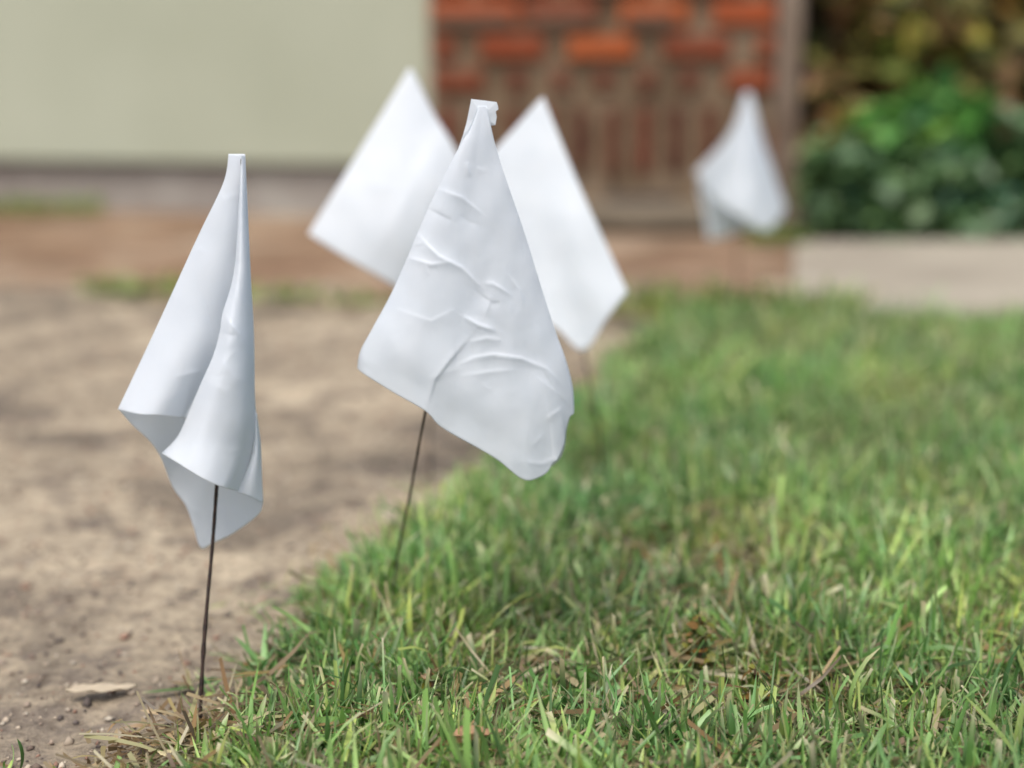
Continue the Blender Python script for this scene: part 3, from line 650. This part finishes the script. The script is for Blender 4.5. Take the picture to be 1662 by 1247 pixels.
# ------------------------------------------------------------------ litter and single stalks in the grass
def dead_leaf(px, py, z, L, Wd, az, col, label, curlup=0.25, group='dead leaves lying in the grass and on the sand', Y=None):
    p = G(px, py, z); V = []; nu_, nv_ = 9, 5
    for i in range(nu_):
        t = i/(nu_-1); wd = Wd*math.sin(math.pi*min(1, t*0.97+0.03))**0.7
        for j in range(nv_):
            s_ = j/(nv_-1)-0.5
            lx = (t-0.5)*L; ly = s_*wd; lz = abs(s_)**1.5*wd*1.1*curlup*3 + 0.12*L*math.sin(t*5+1)*curlup*2 + 0.0006*math.sin(17*t+9*s_)
            V.append((lx*math.cos(az)-ly*math.sin(az), lx*math.sin(az)+ly*math.cos(az), lz))
    b = [(i*nv_+j) for i in range(nu_-1) for j in range(nv_-1)]
    F = np.array([[k, k+nv_, k+nv_+1, k+1] for k in b])
    c = np.array(col)*np.array([1+0.25*noise.noise(Vector((v[0]*300, v[1]*300, 0))) for v in V])[:, None]
    o = mesh_obj('dead_leaf', V, F, M_dry, smooth=True, cols=c); o.location = p
    s2 = o.modifiers.new('t', 'SOLIDIFY'); s2.thickness = 0.0003
    return tag(o, label, 'leaf', group)
dead_leaf(775, 1192, 0.026, 0.020, 0.008, 0.45, (0.42, 0.25, 0.15), 'brown curled dead leaf in the grass near the bottom centre')
dead_leaf(165, 1117, 0.004, 0.030, 0.009, 0.25, (0.52, 0.44, 0.32), 'pale straw coloured leaf lying on the sand left of the front left wire', 0.08)
dead_leaf(432, 1190, 0.014, 0.010, 0.007, 1.0, (0.40, 0.21, 0.10), 'small orange brown dead leaf low in the grass right of the front left wire')
dead_leaf(540, 1112, 0.020, 0.009, 0.006, 2.0, (0.34, 0.17, 0.085), 'small rusty dead leaf in the grass below the central flag wire')
dead_leaf(290, 1232, 0.012, 0.020, 0.0055, -0.5, (0.60, 0.52, 0.30), 'pale yellow dead leaf at the bottom left edge of the grass', 0.15)

def stalk(pts, r, label, col, knobs=False):
    base = G(*pts[0][:2], pts[0][2]); root_pts = [base]
    for (px, py, Y) in pts[1:]: root_pts.append(P(px, py, Y))
    V = []; F = []
    fine_ = []; rr = []
    n = 26
    for i in range(n+1):
        t = i/n*(len(root_pts)-1); k = min(int(t), len(root_pts)-2)
        fine_.append(root_pts[k].lerp(root_pts[k+1], t-k)-base); rr.append(r*(1-0.5*i/n)*(1+(0.55*(i % 2) if knobs and i > 12 else 0)))
    tube_geo(V, F, fine_, rr, 6)
    c = np.array([col]*len(V))*rng.uniform(0.8, 1.15, (len(V), 1))
    o = mesh_obj('dry_stalk', V, F, M_dry, smooth=True, cols=c); o.location = base
    return tag(o, label, 'stalk', 'pale dry stalks in the lawn')
stalk([(668, 1085, 0.012), (640, 1010, 0.655), (603, 943, 0.655)], 0.0011, 'dry pale stalk leaning left in the grass below the central flag', (0.55, 0.44, 0.27))
stalk([(650, 1110, 0.012), (638, 1040, 0.640), (626, 945, 0.650)], 0.0009, 'dry upright stalk crossing the leaning one below the central flag', (0.50, 0.42, 0.25))
stalk([(1075, 1160, 0.014), (1110, 1100, 0.612), (1150, 1068, 0.612), (1208, 1046, 0.615)], 0.0006, 'pale green seed stalk arching right between the two dark weeds', (0.42, 0.50, 0.26), True)
stalk([(1092, 1180, 0.014), (1068, 1080, 0.600), (1055, 1020, 0.605)], 0.0006, 'thin seed stalk standing left of the larger dark weed', (0.46, 0.42, 0.25), True)
stalk([(1190, 1200, 0.012), (1210, 1110, 0.602), (1222, 1075, 0.604)], 0.0006, 'thin brown stalk beside the smaller dark weed', (0.45, 0.30, 0.18))
stalk([(1062, 1190, 0.012), (1035, 1140, 0.588), (1015, 1115, 0.590)], 0.0007, 'short straw stalk leaning left in the near grass', (0.60, 0.48, 0.30))

def weed(px, py, z, h, label, n):
    b = G(px, py, 0.0); root = empty('weed', (b.x, b.y, 0), label, 'weed', 'small dark weeds in the lawn')
    c = []
    for i in range(n):
        t = random.random(); a = i*2.4; rr = 0.0055*(1.1-t*0.7)
        c.append((b.x+rr*math.cos(a), b.y+rr*math.sin(a), z+t*h))
    v, f, cc = leaves(c, None, 0.0048, 0.75, [(0.10, 0.15, 0.02), (0.16, 0.16, 0.025), (0.22, 0.12, 0.03), (0.08, 0.13, 0.025)])
    mesh_obj('leaf_cluster', v, f, M_leaf, root, cols=cc)
    V = []; F = []; tube_geo(V, F, [(b.x, b.y, 0), (b.x+.001, b.y, z+h*0.5), (b.x, b.y, z+h)], [.0009, .0008, .0005], 6); mesh_obj('stem', V, F, M_bark, root)
weed(1132, 1135, 0.018, 0.020, 'larger yellow green and brown weed poking out of the grass at the right', 90)
weed(1222, 1190, 0.012, 0.016, 'smaller olive weed in the grass just below the end of the seed stalk', 60)
weed(700, 1190, 0.010, 0.018, 'low olive weed in the near grass left of the brown curled leaf', 50)
